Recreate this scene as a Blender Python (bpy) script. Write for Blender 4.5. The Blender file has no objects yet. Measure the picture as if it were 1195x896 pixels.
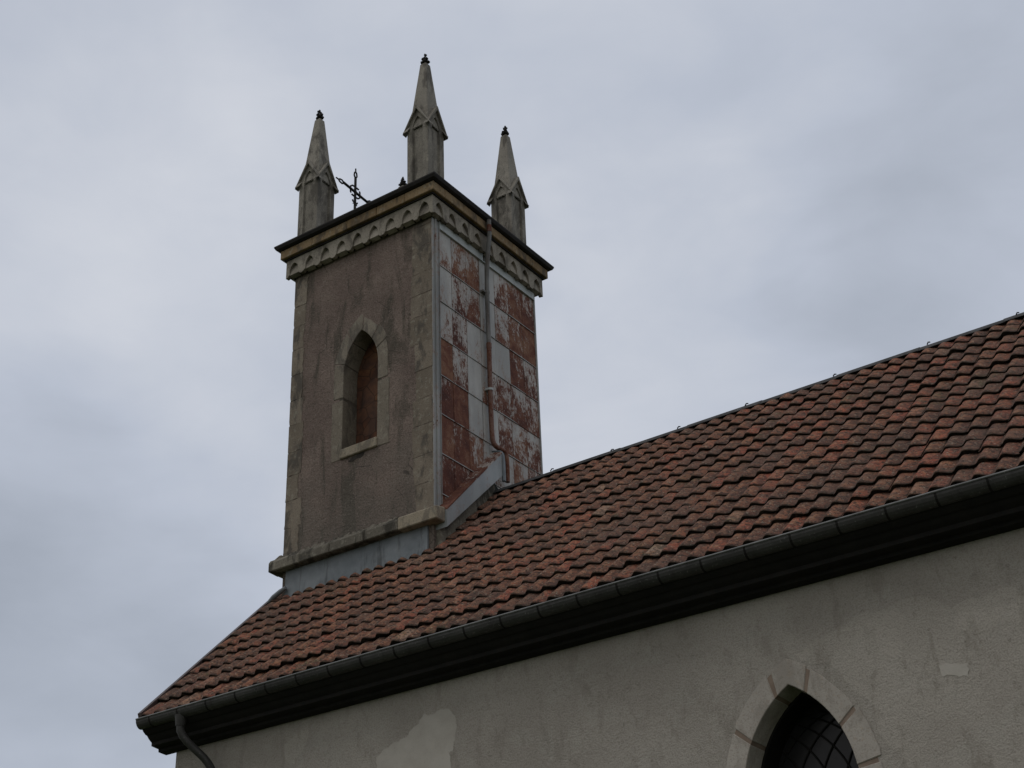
import bpy, bmesh, math, random
import numpy as np
from mathutils import Vector, Matrix

random.seed(11)
rng = np.random.default_rng(5)
sc = bpy.context.scene
COL = sc.collection

# ------------------------------------------------------------------ camera
def cam_axes(yaw, pitch, roll):
    cy, sy = math.cos(yaw), math.sin(yaw)
    fw = Vector((sy*math.cos(pitch), cy*math.cos(pitch), math.sin(pitch)))
    rt = Vector((cy, -sy, 0)); up = rt.cross(fw)
    r2 = math.cos(roll)*rt + math.sin(roll)*up
    u2 = -math.sin(roll)*rt + math.cos(roll)*up
    return r2, u2, fw
CAM_R, CAM_U, CAM_F = cam_axes(-0.593769, 0.5157, -0.0380328)
cam = bpy.data.cameras.new('camera'); cam_ob = bpy.data.objects.new('camera', cam); COL.objects.link(cam_ob)
M3 = Matrix((CAM_R, CAM_U, -CAM_F)).transposed()
cam_ob.matrix_world = Matrix.Translation((13.33808, -15.29352, 1.6)) @ M3.to_4x4()
cam.sensor_width = 36; cam.lens = 36*1752.12/1195
cam.clip_start = 0.1; cam.clip_end = 4000
sc.camera = cam_ob

# ------------------------------------------------------------------ sky, sun, exposure
SUN_EL, SUN_AZ = math.radians(58), math.radians(215)     # azimuth from north (+Y), clockwise: south-west
world = bpy.data.worlds.new('World'); sc.world = world
world.use_nodes = True
wt = world.node_tree; wn = wt.nodes; wl = wt.links
for n in list(wn): wn.remove(n)
def W(t, **k):
    n = wn.new(t)
    for a, b in k.items(): setattr(n, a, b)
    return n
w_out = W('ShaderNodeOutputWorld'); w_bg = W('ShaderNodeBackground'); w_bg.inputs['Strength'].default_value = 0.1
wl.new(w_bg.outputs[0], w_out.inputs[0])
sky = W('ShaderNodeTexSky', sky_type='NISHITA'); sky.sun_disc = False
sky.sun_elevation = SUN_EL; sky.sun_rotation = SUN_AZ
w_tc = W('ShaderNodeTexCoord')
def wmath(op, a, b=None, clamp=False):
    n = W('ShaderNodeMath', operation=op); n.use_clamp = clamp
    for i, v in enumerate((a, b)):
        if v is None: continue
        if isinstance(v, (int, float)): n.inputs[i].default_value = v
        else: wl.new(v, n.inputs[i])
    return n.outputs[0]
def wnoise(scale, detail, rough, dist, stretch=(1, 1, 1)):
    mp = W('ShaderNodeMapping'); mp.inputs['Scale'].default_value = stretch
    wl.new(w_tc.outputs['Generated'], mp.inputs[0])
    n = W('ShaderNodeTexNoise'); n.inputs['Scale'].default_value = scale
    n.inputs['Detail'].default_value = detail; n.inputs['Roughness'].default_value = rough
    n.inputs['Distortion'].default_value = dist
    wl.new(mp.outputs[0], n.inputs['Vector'])
    return n.outputs[0]
# cloud banks of the overcast: (direction, angular radius, brighter / darker)
BANKS = [((-.647, .565, .511), 12, .15), ((-.43, .745, .505), 11, .26), ((-.40, .64, .655), 15, .10),
         ((-.745, .56, .36), 10, -.26), ((-.777, .60, .25), 7, .12), ((-.27, .79, .55), 13, -.10),
         ((-.66, .40, .64), 9, -.06), ((-.72, .52, .455), 7, -.05), ((-.62, .49, .62), 7, .05), ((-.14, .85, .50), 6, .05),
         ((-.12, .75, .66), 9, .05)]
tot = None
wob = wnoise(5.0, 4, .55, .3, (1, 1, 2.2))
for d, rad, amt in BANKS:
    v = Vector(d).normalized()
    dn = W('ShaderNodeVectorMath', operation='DOT_PRODUCT'); wl.new(w_tc.outputs['Generated'], dn.inputs[0]); dn.inputs[1].default_value = v
    c = math.cos(math.radians(rad))
    dd = wmath('ADD', dn.outputs['Value'], wmath('MULTIPLY', wmath('SUBTRACT', wob, .5), (1-c)*1.6))
    mr = W('ShaderNodeMapRange'); mr.interpolation_type = 'SMOOTHSTEP'
    wl.new(dd, mr.inputs[0]); mr.inputs[1].default_value = c; mr.inputs[2].default_value = 1.0
    mr.inputs[3].default_value = 0; mr.inputs[4].default_value = amt
    tot = mr.outputs[0] if tot is None else wmath('ADD', tot, mr.outputs[0])
big = wnoise(3.2, 6, .52, .4, (1, 1, 2.0)); fine = wnoise(11, 6, .55, .6, (1, 1, 1.7))
tot = wmath('ADD', tot, wmath('MULTIPLY', wmath('SUBTRACT', big, .5), .62))
tot = wmath('ADD', tot, wmath('MULTIPLY', wmath('SUBTRACT', fine, .5), .18))
ramp = W('ShaderNodeValToRGB')
wl.new(wmath('ADD', tot, .5, True), ramp.inputs[0])
cr = ramp.color_ramp
def k10(r, g, b, s=10): return (r*s, g*s, b*s, 1)
cr.elements[0].position = 0.12; cr.elements[0].color = k10(.335, .37, .43)
cr.elements[1].position = 0.90; cr.elements[1].color = k10(.70, .72, .77)
e = cr.elements.new(0.5); e.color = k10(.505, .546, .632)
w_mix = W('ShaderNodeMixRGB'); w_mix.inputs[0].default_value = 0.93
# warm tint added to the unseen southern sky to make its light less blue
s_dot = W('ShaderNodeVectorMath', operation='DOT_PRODUCT'); wl.new(w_tc.outputs['Generated'], s_dot.inputs[0])
s_dot.inputs[1].default_value = (.15, -.93, .33)
s_fac = W('ShaderNodeMapRange'); s_fac.interpolation_type = 'SMOOTHSTEP'; wl.new(s_dot.outputs['Value'], s_fac.inputs[0])
s_fac.inputs[1].default_value = -.45; s_fac.inputs[2].default_value = .75
s_mix = W('ShaderNodeMixRGB'); wl.new(s_fac.outputs[0], s_mix.inputs[0]); wl.new(ramp.outputs[0], s_mix.inputs[1])
s_mix.inputs[2].default_value = k10(.57, .553, .548)
wl.new(sky.outputs[0], w_mix.inputs[1]); wl.new(s_mix.outputs[0], w_mix.inputs[2])
wl.new(w_mix.outputs[0], w_bg.inputs['Color'])

sun = bpy.data.lights.new('sun', 'SUN'); sun_ob = bpy.data.objects.new('sun', sun); COL.objects.link(sun_ob)
sun.energy = 0.5; sun.angle = math.radians(25); sun.color = (1.0, .96, .9)
sd = Vector((math.sin(SUN_AZ)*math.cos(SUN_EL), math.cos(SUN_AZ)*math.cos(SUN_EL), math.sin(SUN_EL)))
sun_ob.rotation_euler = (-sd).to_track_quat('-Z', 'Y').to_euler(); sun_ob.location = (0, -20, 40)

sc.view_settings.view_transform = 'Standard'; sc.view_settings.look = 'None'
sc.view_settings.exposure = 0.0; sc.view_settings.gamma = 1; sc.view_settings.use_curve_mapping = False

# ------------------------------------------------------------------ materials
class MatB:
    def __init__(s, name):
        s.m = bpy.data.materials.new(name); s.m.use_nodes = True
        s.t = s.m.node_tree; s.n = s.t.nodes; s.l = s.t.links
        s.p = s.n['Principled BSDF']
        s.geo = s.n.new('ShaderNodeNewGeometry')
    def _in(s, sock, v):
        if isinstance(v, (int, float)): sock.default_value = v
        elif isinstance(v, tuple): sock.default_value = v if len(v) == 4 or sock.type == 'VECTOR' else (*v, 1)
        else: s.l.new(v, sock)
    def pos(s, scale=(1, 1, 1), rot=(0, 0, 0)):
        mp = s.n.new('ShaderNodeMapping'); mp.inputs['Scale'].default_value = scale; mp.inputs['Rotation'].default_value = rot
        s.l.new(s.geo.outputs['Position'], mp.inputs[0]); return mp.outputs[0]
    def noise(s, scale, detail=4, rough=.55, dist=0, stretch=(1, 1, 1), vec=None):
        n = s.n.new('ShaderNodeTexNoise'); n.inputs['Scale'].default_value = scale; n.inputs['Detail'].default_value = detail
        n.inputs['Roughness'].default_value = rough; n.inputs['Distortion'].default_value = dist
        s.l.new(vec if vec is not None else s.pos(stretch), n.inputs['Vector']); return n.outputs[0]
    def voro(s, scale, feature='F1', stretch=(1, 1, 1)):
        n = s.n.new('ShaderNodeTexVoronoi'); n.feature = feature; n.inputs['Scale'].default_value = scale
        s.l.new(s.pos(stretch), n.inputs['Vector']); return n.outputs['Distance']
    def math(s, op, a, b=0, clamp=False):
        n = s.n.new('ShaderNodeMath'); n.operation = op; n.use_clamp = clamp
        s._in(n.inputs[0], a); s._in(n.inputs[1], b); return n.outputs[0]
    def step(s, v, lo, hi, a=0.0, b=1.0):
        n = s.n.new('ShaderNodeMapRange'); n.interpolation_type = 'SMOOTHSTEP'
        s._in(n.inputs[0], v); s._in(n.inputs[1], lo); s._in(n.inputs[2], hi); s._in(n.inputs[3], a); s._in(n.inputs[4], b)
        return n.outputs[0]
    def mix(s, f, a, b, mode='MIX'):
        n = s.n.new('ShaderNodeMixRGB'); n.blend_type = mode
        s._in(n.inputs[0], f); s._in(n.inputs[1], a); s._in(n.inputs[2], b); return n.outputs[0]
    def ramp(s, f, stops):
        n = s.n.new('ShaderNodeValToRGB'); s.l.new(f, n.inputs[0]); els = n.color_ramp.elements
        while len(els) < len(stops): els.new(.5)
        for e, (p, c) in zip(els, stops): e.position = p; e.color = (*c, 1)
        return n.outputs[0]
    def attr(s, name):
        n = s.n.new('ShaderNodeAttribute'); n.attribute_name = name; return n.outputs['Fac']
    def island(s): return s.geo.outputs['Random Per Island']
    def sep(s):
        n = s.n.new('ShaderNodeSeparateXYZ'); s.l.new(s.geo.outputs['Position'], n.inputs[0]); return n.outputs
    def bump(s, h, strength=.5, dist=.01):
        n = s.n.new('ShaderNodeBump'); n.inputs['Strength'].default_value = strength; n.inputs['Distance'].default_value = dist
        s.l.new(h, n.inputs['Height']); s.l.new(n.outputs[0], s.p.inputs['Normal'])
    def done(s, color, rough=.9, metal=0., spec=.3):
        s._in(s.p.inputs['Base Color'], color); s._in(s.p.inputs['Roughness'], rough); s._in(s.p.inputs['Metallic'], metal)
        s.p.inputs['Specular IOR Level'].default_value = spec
        return s.m

def stone_mat(name, c_lo, c_hi, lichen=(.30, .29, .24), dirt=(.06, .055, .05), dirt_amt=.5, isl=.25):
    b = MatB(name)
    f = b.math('ADD', b.math('MULTIPLY', b.noise(2.2, 6, .6), .75), b.math('MULTIPLY', b.island(), isl))
    c = b.mix(b.step(f, .3, .75), c_lo, c_hi)
    c = b.mix(b.math('MULTIPLY', b.step(b.noise(14, 5, .65), .54, .64), .45), c, lichen)
    c = b.mix(b.math('MULTIPLY', b.step(b.noise(4.2, 7, .68, .4, (1, 1, .4)), .48, .60), dirt_amt), c, dirt)
    c = b.mix(b.math('MULTIPLY', b.step(b.noise(60, 3, .6), .52, .64), .45), c, dirt)
    b.bump(b.math('ADD', b.noise(45, 5, .6), b.math('MULTIPLY', b.noise(9, 4), .8)), .55, .008)
    return b.done(c, .93)

def render_mat_tower():
    b = MatB('tower roughcast')
    f = b.noise(1.3, 6, .62, .3)
    c = b.mix(b.step(f, .34, .66), (.172, .131, .114), (.238, .188, .162))
    # pinkish grey old lime render, darker algae in vertical trails, grey bottom
    xyz = b.sep()
    tr = b.noise(3.0, 7, .66, .6, (1.2, 1.2, .3))
    c = b.mix(b.math('MULTIPLY', b.step(tr, .46, .62), .75), c, (.060, .056, .043))
    low = b.math('ADD', xyz['Z'], b.math('MULTIPLY', b.math('SUBTRACT', b.noise(1.6, 5, .6), .5), 2.6))
    c = b.mix(b.step(low, 11.2, 10.1, 0, .5), c, (.145, .134, .115))
    c = b.mix(b.math('MULTIPLY', b.step(b.noise(26, 4, .7), .58, .68), .6), c, (.29, .255, .225))
    c = b.mix(b.math('MULTIPLY', b.step(b.noise(40, 5, .75), .49, .62), .65), c, (.055, .047, .04))
    cr_ = b.voro(1.7, 'DISTANCE_TO_EDGE')
    wv = b.noise(4.5, 4, .6)
    crack = b.math('MULTIPLY', b.step(b.math('ADD', cr_, b.math('MULTIPLY', wv, .05)), .034, .026), b.step(b.noise(.9, 2), .52, .58))
    c = b.mix(b.math('MULTIPLY', crack, .6), c, (.04, .035, .03))
    b.bump(b.math('ADD', b.noise(38, 6, .7), b.math('MULTIPLY', b.noise(8, 4), .9)), 1.0, .024)
    return b.done(c, .95)

def render_mat_nave(name='nave lime render', k=1.0, rough=.3):
    b = MatB(name)
    c = b.mix(b.step(b.noise(.8, 6, .6, .3), .35, .66), (.36, .335, .302), (.43, .403, .365))
    c = b.mix(b.math('MULTIPLY', b.step(b.noise(2.6, 6, .65), .52, .62), .35), c, (.43, .415, .38))
    c = b.mix(b.math('MULTIPLY', b.step(b.noise(5, 6, .7, .3, (1, 1, .4)), .52, .64), rough), c, (.19, .172, .14))
    c = b.mix(b.math('MULTIPLY', b.step(b.noise(15, 3, .6), .66, .74), .4), c, (.17, .158, .135))
    c = b.mix(b.math('MULTIPLY', b.step(b.noise(60, 4, .75), .48, .60), .38), c, (.20, .185, .157))
    c = b.mix(1.0, c, (k, k, k), 'MULTIPLY')
    b.bump(b.math('ADD', b.noise(60, 4, .75), b.math('MULTIPLY', b.noise(20, 5, .65, .3), 1.0)), 1.0, .016)
    return b.done(c, .95)

def patch_mat(name, lo, hi):
    b = MatB(name)
    c = b.mix(b.step(b.noise(4, 6, .6), .35, .65), lo, hi)
    c = b.mix(b.math('MULTIPLY', b.step(b.noise(60, 3, .6), .55, .75), .3), c, (.18, .17, .15))
    b.bump(b.noise(50, 5, .65), .4, .006)
    return b.done(c, .94)

def tile_mat():
    b = MatB('clay tile')
    a = b.attr('tint')
    base = b.ramp(a, [(0, (.100, .053, .041)), (.22, (.145, .071, .052)), (.42, (.190, .085, .057)), (.6, (.232, .103, .064)),
                      (.74, (.285, .092, .060)), (.84, (.33, .110, .066)), (.93, (.30, .175, .12)), (1, (.34, .26, .20))])
    v = b.noise(11, 2.5, .6, .6)
    c = b.mix(b.step(v, .44, .56, 0, .8), base, b.mix(.8, base, (.080, .052, .043)))
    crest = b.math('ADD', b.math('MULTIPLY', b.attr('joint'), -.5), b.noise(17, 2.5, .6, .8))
    c = b.mix(b.math('MULTIPLY', b.step(crest, .45, .60), .55), c, (.34, .18, .105))  # hump crest worn paler, its lit look painted in as well
    c = b.mix(b.math('MULTIPLY', b.step(b.noise(1.1, 4, .6), .47, .60), .5), c, (.125, .082, .066))
    c = b.mix(b.math('MULTIPLY', b.step(b.noise(24, 3, .65, .5), .53, .60), .8), c, (.040, .031, .026))
    c = b.mix(b.math('MULTIPLY', b.step(b.noise(38, 2, .6, .5), .60, .66), .55), c, (.36, .32, .25))
    c = b.mix(b.math('MULTIPLY', b.step(b.noise(80, 2, .6), .52, .62), .5), c, (.045, .034, .028))
    mossy = b.math('MULTIPLY', b.step(b.noise(1.6, 6, .7), .56, .70), b.step(b.noise(28, 5, .7), .46, .60))
    c = b.mix(b.math('MULTIPLY', mossy, .7), c, (.095, .098, .045))
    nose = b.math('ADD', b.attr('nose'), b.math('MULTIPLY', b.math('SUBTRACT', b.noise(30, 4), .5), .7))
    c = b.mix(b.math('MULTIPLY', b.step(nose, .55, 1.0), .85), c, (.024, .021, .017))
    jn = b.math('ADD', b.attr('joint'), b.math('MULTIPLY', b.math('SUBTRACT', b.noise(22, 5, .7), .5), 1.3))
    c = b.mix(b.math('MULTIPLY', b.step(jn, .30, 1.0), .82), c, (.030, .025, .020))  # dirt in the tile's pan, plus shape shading painted into the colour
    b.bump(b.math('ADD', b.noise(90, 3, .6), b.noise(22, 4, .6)), .6, .008)
    return b.done(c, .92, spec=.15)

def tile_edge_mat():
    b = MatB('tile edge gap shade and algae')  # shade of the gap under each tile painted near-black, along with drip-edge algae
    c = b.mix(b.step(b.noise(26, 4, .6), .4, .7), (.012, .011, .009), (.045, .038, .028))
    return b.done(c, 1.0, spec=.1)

def zinc_mat(name, lo, hi, stain=(.09, .085, .08), rough=.55, metal=.25, amt=.55):
    b = MatB(name)
    c = b.mix(b.step(b.noise(2.5, 5, .6), .3, .7), lo, hi)
    c = b.mix(b.math('MULTIPLY', b.step(b.noise(7, 6, .65, .3, (1, 1, .12)), .52, .68), amt), c, stain)
    c = b.mix(b.math('MULTIPLY', b.step(b.noise(40, 4, .6), .6, .75), .3), c, (.4, .4, .38))
    b.bump(b.noise(6, 3), .25, .02)
    return b.done(c, b.step(b.noise(9, 4), .3, .7, rough-.1, rough+.2), metal)

def rust_mat(name, paint_lo, paint_hi, use_attr=True, level=.3):
    b = MatB(name)
    paint = b.mix(b.step(b.noise(3, 5, .6, 0, (1, 1, .3)), .35, .68), paint_lo, paint_hi)
    paint = b.mix(b.math('MULTIPLY', b.step(b.noise(60, 4, .7), .62, .70), .6), paint, (.16, .12, .10))
    lvl = b.attr('rust') if use_attr else level
    st = b.math('ADD', b.math('MULTIPLY', b.noise(4.2, 7, .68, .6, (1, 1, .5)), .46), b.math('ADD', b.math('MULTIPLY', b.noise(26, 6, .78, .7, (1, 1, .6)), .44), b.math('MULTIPLY', b.noise(13, 4, .6, .2, (1, 1, .08)), .10)))
    thr = b.math('SUBTRACT', .625, b.math('MULTIPLY', lvl, .235))
    mask = b.step(b.math('SUBTRACT', st, thr), -.018, .028)
    rc = b.ramp(b.math('ADD', b.math('MULTIPLY', b.noise(6, 7, .68, .4), .75), b.math('MULTIPLY', b.island(), .25)), [(.30, (.050, .020, .017)), (.43, (.092, .034, .025)), (.54, (.132, .052, .034)), (.67, (.205, .105, .066))])
    rc = b.mix(b.math('MULTIPLY', b.step(b.noise(45, 4, .7), .58, .70), .5), rc, (.34, .24, .17))
    halo = b.step(b.math('SUBTRACT', st, thr), -.09, .0, 0, .5)
    c = b.mix(halo, paint, (.25, .155, .11))
    c = b.mix(mask, c, rc)
    flk = b.step(b.math('ADD', b.noise(42, 5, .75, .8, (1, 1, .5)), b.math('MULTIPLY', b.noise(6, 3), .35)), .82, .87)
    c = b.mix(b.math('MULTIPLY', flk, .6), c, paint)
    b.bump(b.math('ADD', b.math('MULTIPLY', mask, .4), b.noise(50, 4)), .35, .006)
    return b.done(c, b.step(mask, 0, 1, .55, .92), 0.0)

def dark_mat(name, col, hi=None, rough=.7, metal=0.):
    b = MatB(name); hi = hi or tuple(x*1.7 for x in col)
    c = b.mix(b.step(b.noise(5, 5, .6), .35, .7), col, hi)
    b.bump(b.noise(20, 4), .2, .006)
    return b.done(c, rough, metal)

def glass_mat():
    b = MatB('leaded glass')
    c = b.mix(b.island(), (.010, .010, .012), (.028, .028, .030))
    b.bump(b.noise(9, 3), .25, .01)
    return b.done(c, .30, 0, .28)

def infill_mat():
    b = MatB('weathered rusty board')
    c = b.ramp(b.noise(2.4, 6, .62, .8, (1, 1, .8)), [(.32, (.034, .018, .013)), (.44, (.080, .034, .020)), (.55, (.145, .060, .028)), (.66, (.20, .10, .046))])
    cell = b.n.new('ShaderNodeTexVoronoi'); cell.inputs['Scale'].default_value = 4.2; b.l.new(b.pos((1, 1, 1.2)), cell.inputs['Vector'])
    c = b.mix(.30, c, b.ramp(cell.outputs['Color'], [(.25, (.020, .012, .010)), (.5, (.07, .030, .018)), (.75, (.06, .05, .045))]))
    ed = b.math('ADD', b.voro(4.2, 'DISTANCE_TO_EDGE', (1, 1, 1.2)), b.math('MULTIPLY', b.noise(14, 4), .05))
    c = b.mix(b.step(ed, .07, .04, 0, .55), c, (.012, .009, .008))
    c = b.mix(b.math('MULTIPLY', b.step(b.noise(40, 4, .7), .55, .7), .4), c, (.03, .02, .016))
    b.bump(b.noise(30, 4), .3, .006)
    return b.done(c, .85)

def grass_mat():
    b = MatB('meadow grass')
    c = b.mix(b.noise(.6, 6, .65), (.035, .06, .018), (.085, .105, .035))
    b.bump(b.noise(30, 5, .7), .8, .05)
    return b.done(c, .95)

M = dict(
    tower=render_mat_tower(), nave=render_mat_nave(), tile=tile_mat(), edge=tile_edge_mat(),
    quoin=stone_mat('quoin limestone', (.160, .135, .106), (.228, .195, .156), dirt_amt=.75),
    cornice=stone_mat('cornice limestone', (.225, .205, .172), (.32, .295, .252), dirt=(.07, .062, .052), dirt_amt=.65),
    ochre=stone_mat('ochre limestone', (.185, .128, .068), (.26, .19, .11), dirt=(.06, .05, .04), dirt_amt=.7),
    ledge=stone_mat('ledge limestone', (.115, .106, .088), (.20, .185, .152), dirt=(.035, .033, .027), dirt_amt=.85),
    pale=stone_mat('pale limestone', (.25, .215, .16), (.32, .28, .215), dirt_amt=.5),
    pinn=stone_mat('pinnacle limestone', (.180, .168, .146), (.285, .270, .238), lichen=(.34, .32, .27), dirt=(.055, .051, .045), dirt_amt=.7),
    surround=stone_mat('window surround limestone', (.180, .157, .126), (.245, .217, .178), dirt_amt=.6),
    nsur=stone_mat('dressed sandstone', (.375, .35, .318), (.445, .418, .38), lichen=(.37, .31, .25), dirt=(.21, .19, .165), dirt_amt=.4, isl=.08),
    mortar=patch_mat('joint mortar', (.19, .145, .115), (.26, .205, .165)),
    joint=patch_mat('tower joint mortar', (.07, .06, .05), (.11, .095, .08)),
    patch_a=patch_mat('smooth grey mortar', (.375, .355, .32), (.425, .405, .37)),
    patch_b=render_mat_nave('pale coarse render', 1.12, .4),
    patch_d=render_mat_nave('flaking pale render', 1.18, .3),
    patch_c=patch_mat('fresh pale mortar', (.40, .38, .345), (.46, .438, .40)),
    slab=dark_mat('dark roof sheet', (.011, .0095, .009), (.022, .019, .018), .75),
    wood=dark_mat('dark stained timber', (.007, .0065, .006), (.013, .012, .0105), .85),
    gutter=zinc_mat('weathered dark zinc', (.036, .036, .035), (.056, .056, .054), (.022, .021, .02), .5, .1, .5),
    zinc=zinc_mat('blue grey zinc', (.135, .158, .178), (.20, .225, .245), (.075, .082, .088), .6, .1, .9),
    zinc_hi=zinc_mat('painted zinc band', (.36, .395, .40), (.43, .465, .47), (.24, .25, .25), .6, .05, .45),
    grey_pipe=zinc_mat('grey painted pipe', (.115, .118, .118), (.19, .192, .19), (.085, .055, .046), .6, .1, .5),
    rust=rust_mat('rust streaked painted sheet', (.295, .300, .294), (.42, .42, .405)),
    rust_lo=rust_mat('lightly rusted painted sheet', (.22, .23, .232), (.32, .335, .335), False, .22),
    rust_cap=rust_mat('peeling painted flashing', (.24, .265, .28), (.31, .335, .35), False, .03),
    brown_pipe=rust_mat('red brown pipe', (.085, .036, .031), (.115, .048, .040), False, .5),
    dark_iron=dark_mat('black iron', (.010, .010, .010), (.022, .020, .018), .7, .2),
    black_stone=dark_mat('sooty stone', (.013, .012, .012), (.03, .028, .026), .95),
    verge=dark_mat('brown verge metal', (.055, .038, .036), (.095, .07, .066), .5, .2),
    lead=zinc_mat('lead', (.16, .18, .20), (.22, .24, .26), (.1, .1, .1), .5, .2, .4),
    ridge=zinc_mat('dull ridge zinc', (.030, .030, .031), (.055, .056, .058), (.018, .018, .018), .7, .0, .6),
    bead=zinc_mat('pale gutter bead', (.13, .135, .14), (.20, .205, .21), (.06, .06, .06), .45, .2, .5),  # bead coloured paler than the gutter
    glass=glass_mat(), infill=infill_mat(), grass=grass_mat(),
    hole_shade=dark_mat('broken render with painted hole shade', (.03, .026, .022), (.05, .045, .04), .95),
)

# ------------------------------------------------------------------ mesh helpers
class MB:
    def __init__(s): s.v = []; s.f = []; s.mi = []; s.sm = []
    def add(s, verts, faces, mi=0, smooth=False):
        o = len(s.v); s.v += [tuple(v) for v in verts]
        for f in faces: s.f.append([i+o for i in f]); s.mi.append(mi); s.sm.append(smooth)
        return s
    def box(s, x0, x1, y0, y1, z0, z1, mi=0, jit=0.0):
        vs = [(x, y, z) for z in (z0, z1) for y in (y0, y1) for x in (x0, x1)]
        if jit: vs = [tuple(c+random.uniform(-jit, jit) for c in v) for v in vs]
        return s.add(vs, [(0, 2, 3, 1), (4, 5, 7, 6), (0, 1, 5, 4), (2, 6, 7, 3), (0, 4, 6, 2), (1, 3, 7, 5)], mi)
    def prism(s, poly, mapf, d0, d1, mi=0, caps=True):
        # poly: 2-D outline; mapf(a, b, d) -> point; extruded from d0 to d1
        n = len(poly); vs = [mapf(a, b, d0) for a, b in poly]+[mapf(a, b, d1) for a, b in poly]
        fs = [(i, (i+1) % n, n+(i+1) % n, n+i) for i in range(n)]
        if caps: fs += [tuple(range(n-1, -1, -1)), tuple(range(n, 2*n))]
        return s.add(vs, fs, mi)
    def hexa(s, q0, q1, mi=0):
        # two quads of four points
        return s.add(list(q0)+list(q1), [(3, 2, 1, 0), (4, 5, 6, 7), (0, 1, 5, 4), (1, 2, 6, 5), (2, 3, 7, 6), (3, 0, 4, 7)], mi)
    def tube(s, pts, r, n=10, mi=0, caps=True):
        pts = [Vector(p) for p in pts]; rs = r if isinstance(r, (list, tuple)) else [r]*len(pts)
        rings = []; prev = None
        for i, p in enumerate(pts):
            t = (pts[min(i+1, len(pts)-1)]-pts[max(i-1, 0)]).normalized()
            a = prev if prev is not None else (Vector((0, 0, 1)) if abs(t.z) < .9 else Vector((1, 0, 0)))
            u = (a-t*a.dot(t)).normalized(); w = t.cross(u); prev = u
            rings.append([p+u*rs[i]*math.cos(2*math.pi*k/n)+w*rs[i]*math.sin(2*math.pi*k/n) for k in range(n)])
        vs = [v for r_ in rings for v in r_]; fs = []
        for i in range(len(rings)-1):
            for k in range(n): fs.append((i*n+k, i*n+(k+1) % n, (i+1)*n+(k+1) % n, (i+1)*n+k))
        s.add(vs, fs, mi, True)
        if caps:
            s.add(rings[0], [tuple(range(n-1, -1, -1))], mi); s.add(rings[-1], [tuple(range(n))], mi)
        return s
    def blob(s, c, rx, ry, rz, mi=0, n=8, m=5, jit=.0):
        vs = [(c[0], c[1], c[2]+rz)]
        for j in range(1, m):
            th = math.pi*j/m
            for k in range(n):
                q = 1+random.uniform(-jit, jit)
                vs.append((c[0]+q*rx*math.sin(th)*math.cos(2*math.pi*k/n), c[1]+q*ry*math.sin(th)*math.sin(2*math.pi*k/n), c[2]+rz*math.cos(th)))
        vs.append((c[0], c[1], c[2]-rz)); fs = [(0, 1+k, 1+(k+1) % n) for k in range(n)]
        for j in range(m-2):
            for k in range(n): fs.append((1+j*n+k, 1+(j+1)*n+k, 1+(j+1)*n+(k+1) % n, 1+j*n+(k+1) % n))
        L = len(vs)-1; b0 = 1+(m-2)*n
        fs += [(L, b0+(k+1) % n, b0+k) for k in range(n)]
        return s.add(vs, fs, mi, True)
    def build(s, name, mats, parent=None, label=None, bevel=0., loc=None):
        me = bpy.data.meshes.new(name); me.from_pydata(s.v, [], s.f)
        if not isinstance(mats, (list, tuple)): mats = [mats]
        for m in mats: me.materials.append(M[m])
        me.polygons.foreach_set('material_index', s.mi); me.polygons.foreach_set('use_smooth', s.sm)
        bm = bmesh.new(); bm.from_mesh(me)
        bmesh.ops.recalc_face_normals(bm, faces=bm.faces[:]); bm.to_mesh(me); bm.free()
        me.update()
        o = bpy.data.objects.new(name, me); COL.objects.link(o)
        if parent is not None: o.parent = parent
        if label: o['label'] = label
        if loc is not None: o.location = loc
        if bevel:
            bv = o.modifiers.new('soft edges', 'BEVEL'); bv.width = bevel; bv.segments = 1; bv.limit_method = 'ANGLE'; bv.angle_limit = math.radians(35)
        return o

def arch(cx, half, spring, apex, n=10, base=None):
    """pointed arch outline from left base over the apex to right base"""
    h = apex-spring; R = (h*h+half*half)/(2*half); a1 = math.asin(min(1, h/R))
    L = [(cx-half+R-R*math.cos(a1*i/n), spring+R*math.sin(a1*i/n)) for i in range(n+1)]
    Rr = [(2*cx-x, z) for x, z in reversed(L[:-1])]
    pts = L+Rr
    if base is not None: pts = [(cx-half, base)]+pts+[(cx+half, base)]
    return pts

def wall_with_arch(mb, x0, x1, z0, z1, A, mapf, top=None):
    """flat wall with an arched hole; A is an outline with base points; mapf(x, z)"""
    top = top or (lambda x: z1)
    xl, xr, zb = A[0][0], A[-1][0], A[0][1]
    def q(*p): mb.add([mapf(a, b) for a, b in p], [tuple(range(len(p)))])
    q((x0, z0), (xl, z0), (xl, top(xl)), (x0, top(x0))); q((xr, z0), (x1, z0), (x1, top(x1)), (xr, top(xr)))
    if zb > z0+1e-4: q((xl, z0), (xr, z0), (xr, zb), (xl, zb))
    for (a, b), (c, d) in zip(A[1:-1], A[2:-1]):
        if c-a > 1e-6: q((a, b), (c, d), (c, top(c)), (a, top(a)))

def fract(poly, depth=4, amp=.16):
    """roughen a closed outline"""
    for _ in range(depth):
        out = []
        for i, (x, z) in enumerate(poly):
            x2, z2 = poly[(i+1) % len(poly)]
            L = math.hypot(x2-x, z2-z); out.append((x, z))
            if L > .02:
                d = random.uniform(-amp, amp)*L
                out.append(((x+x2)/2-(z2-z)/L*d, (z+z2)/2+(x2-x)/L*d))
        poly = out
    return poly

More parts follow.
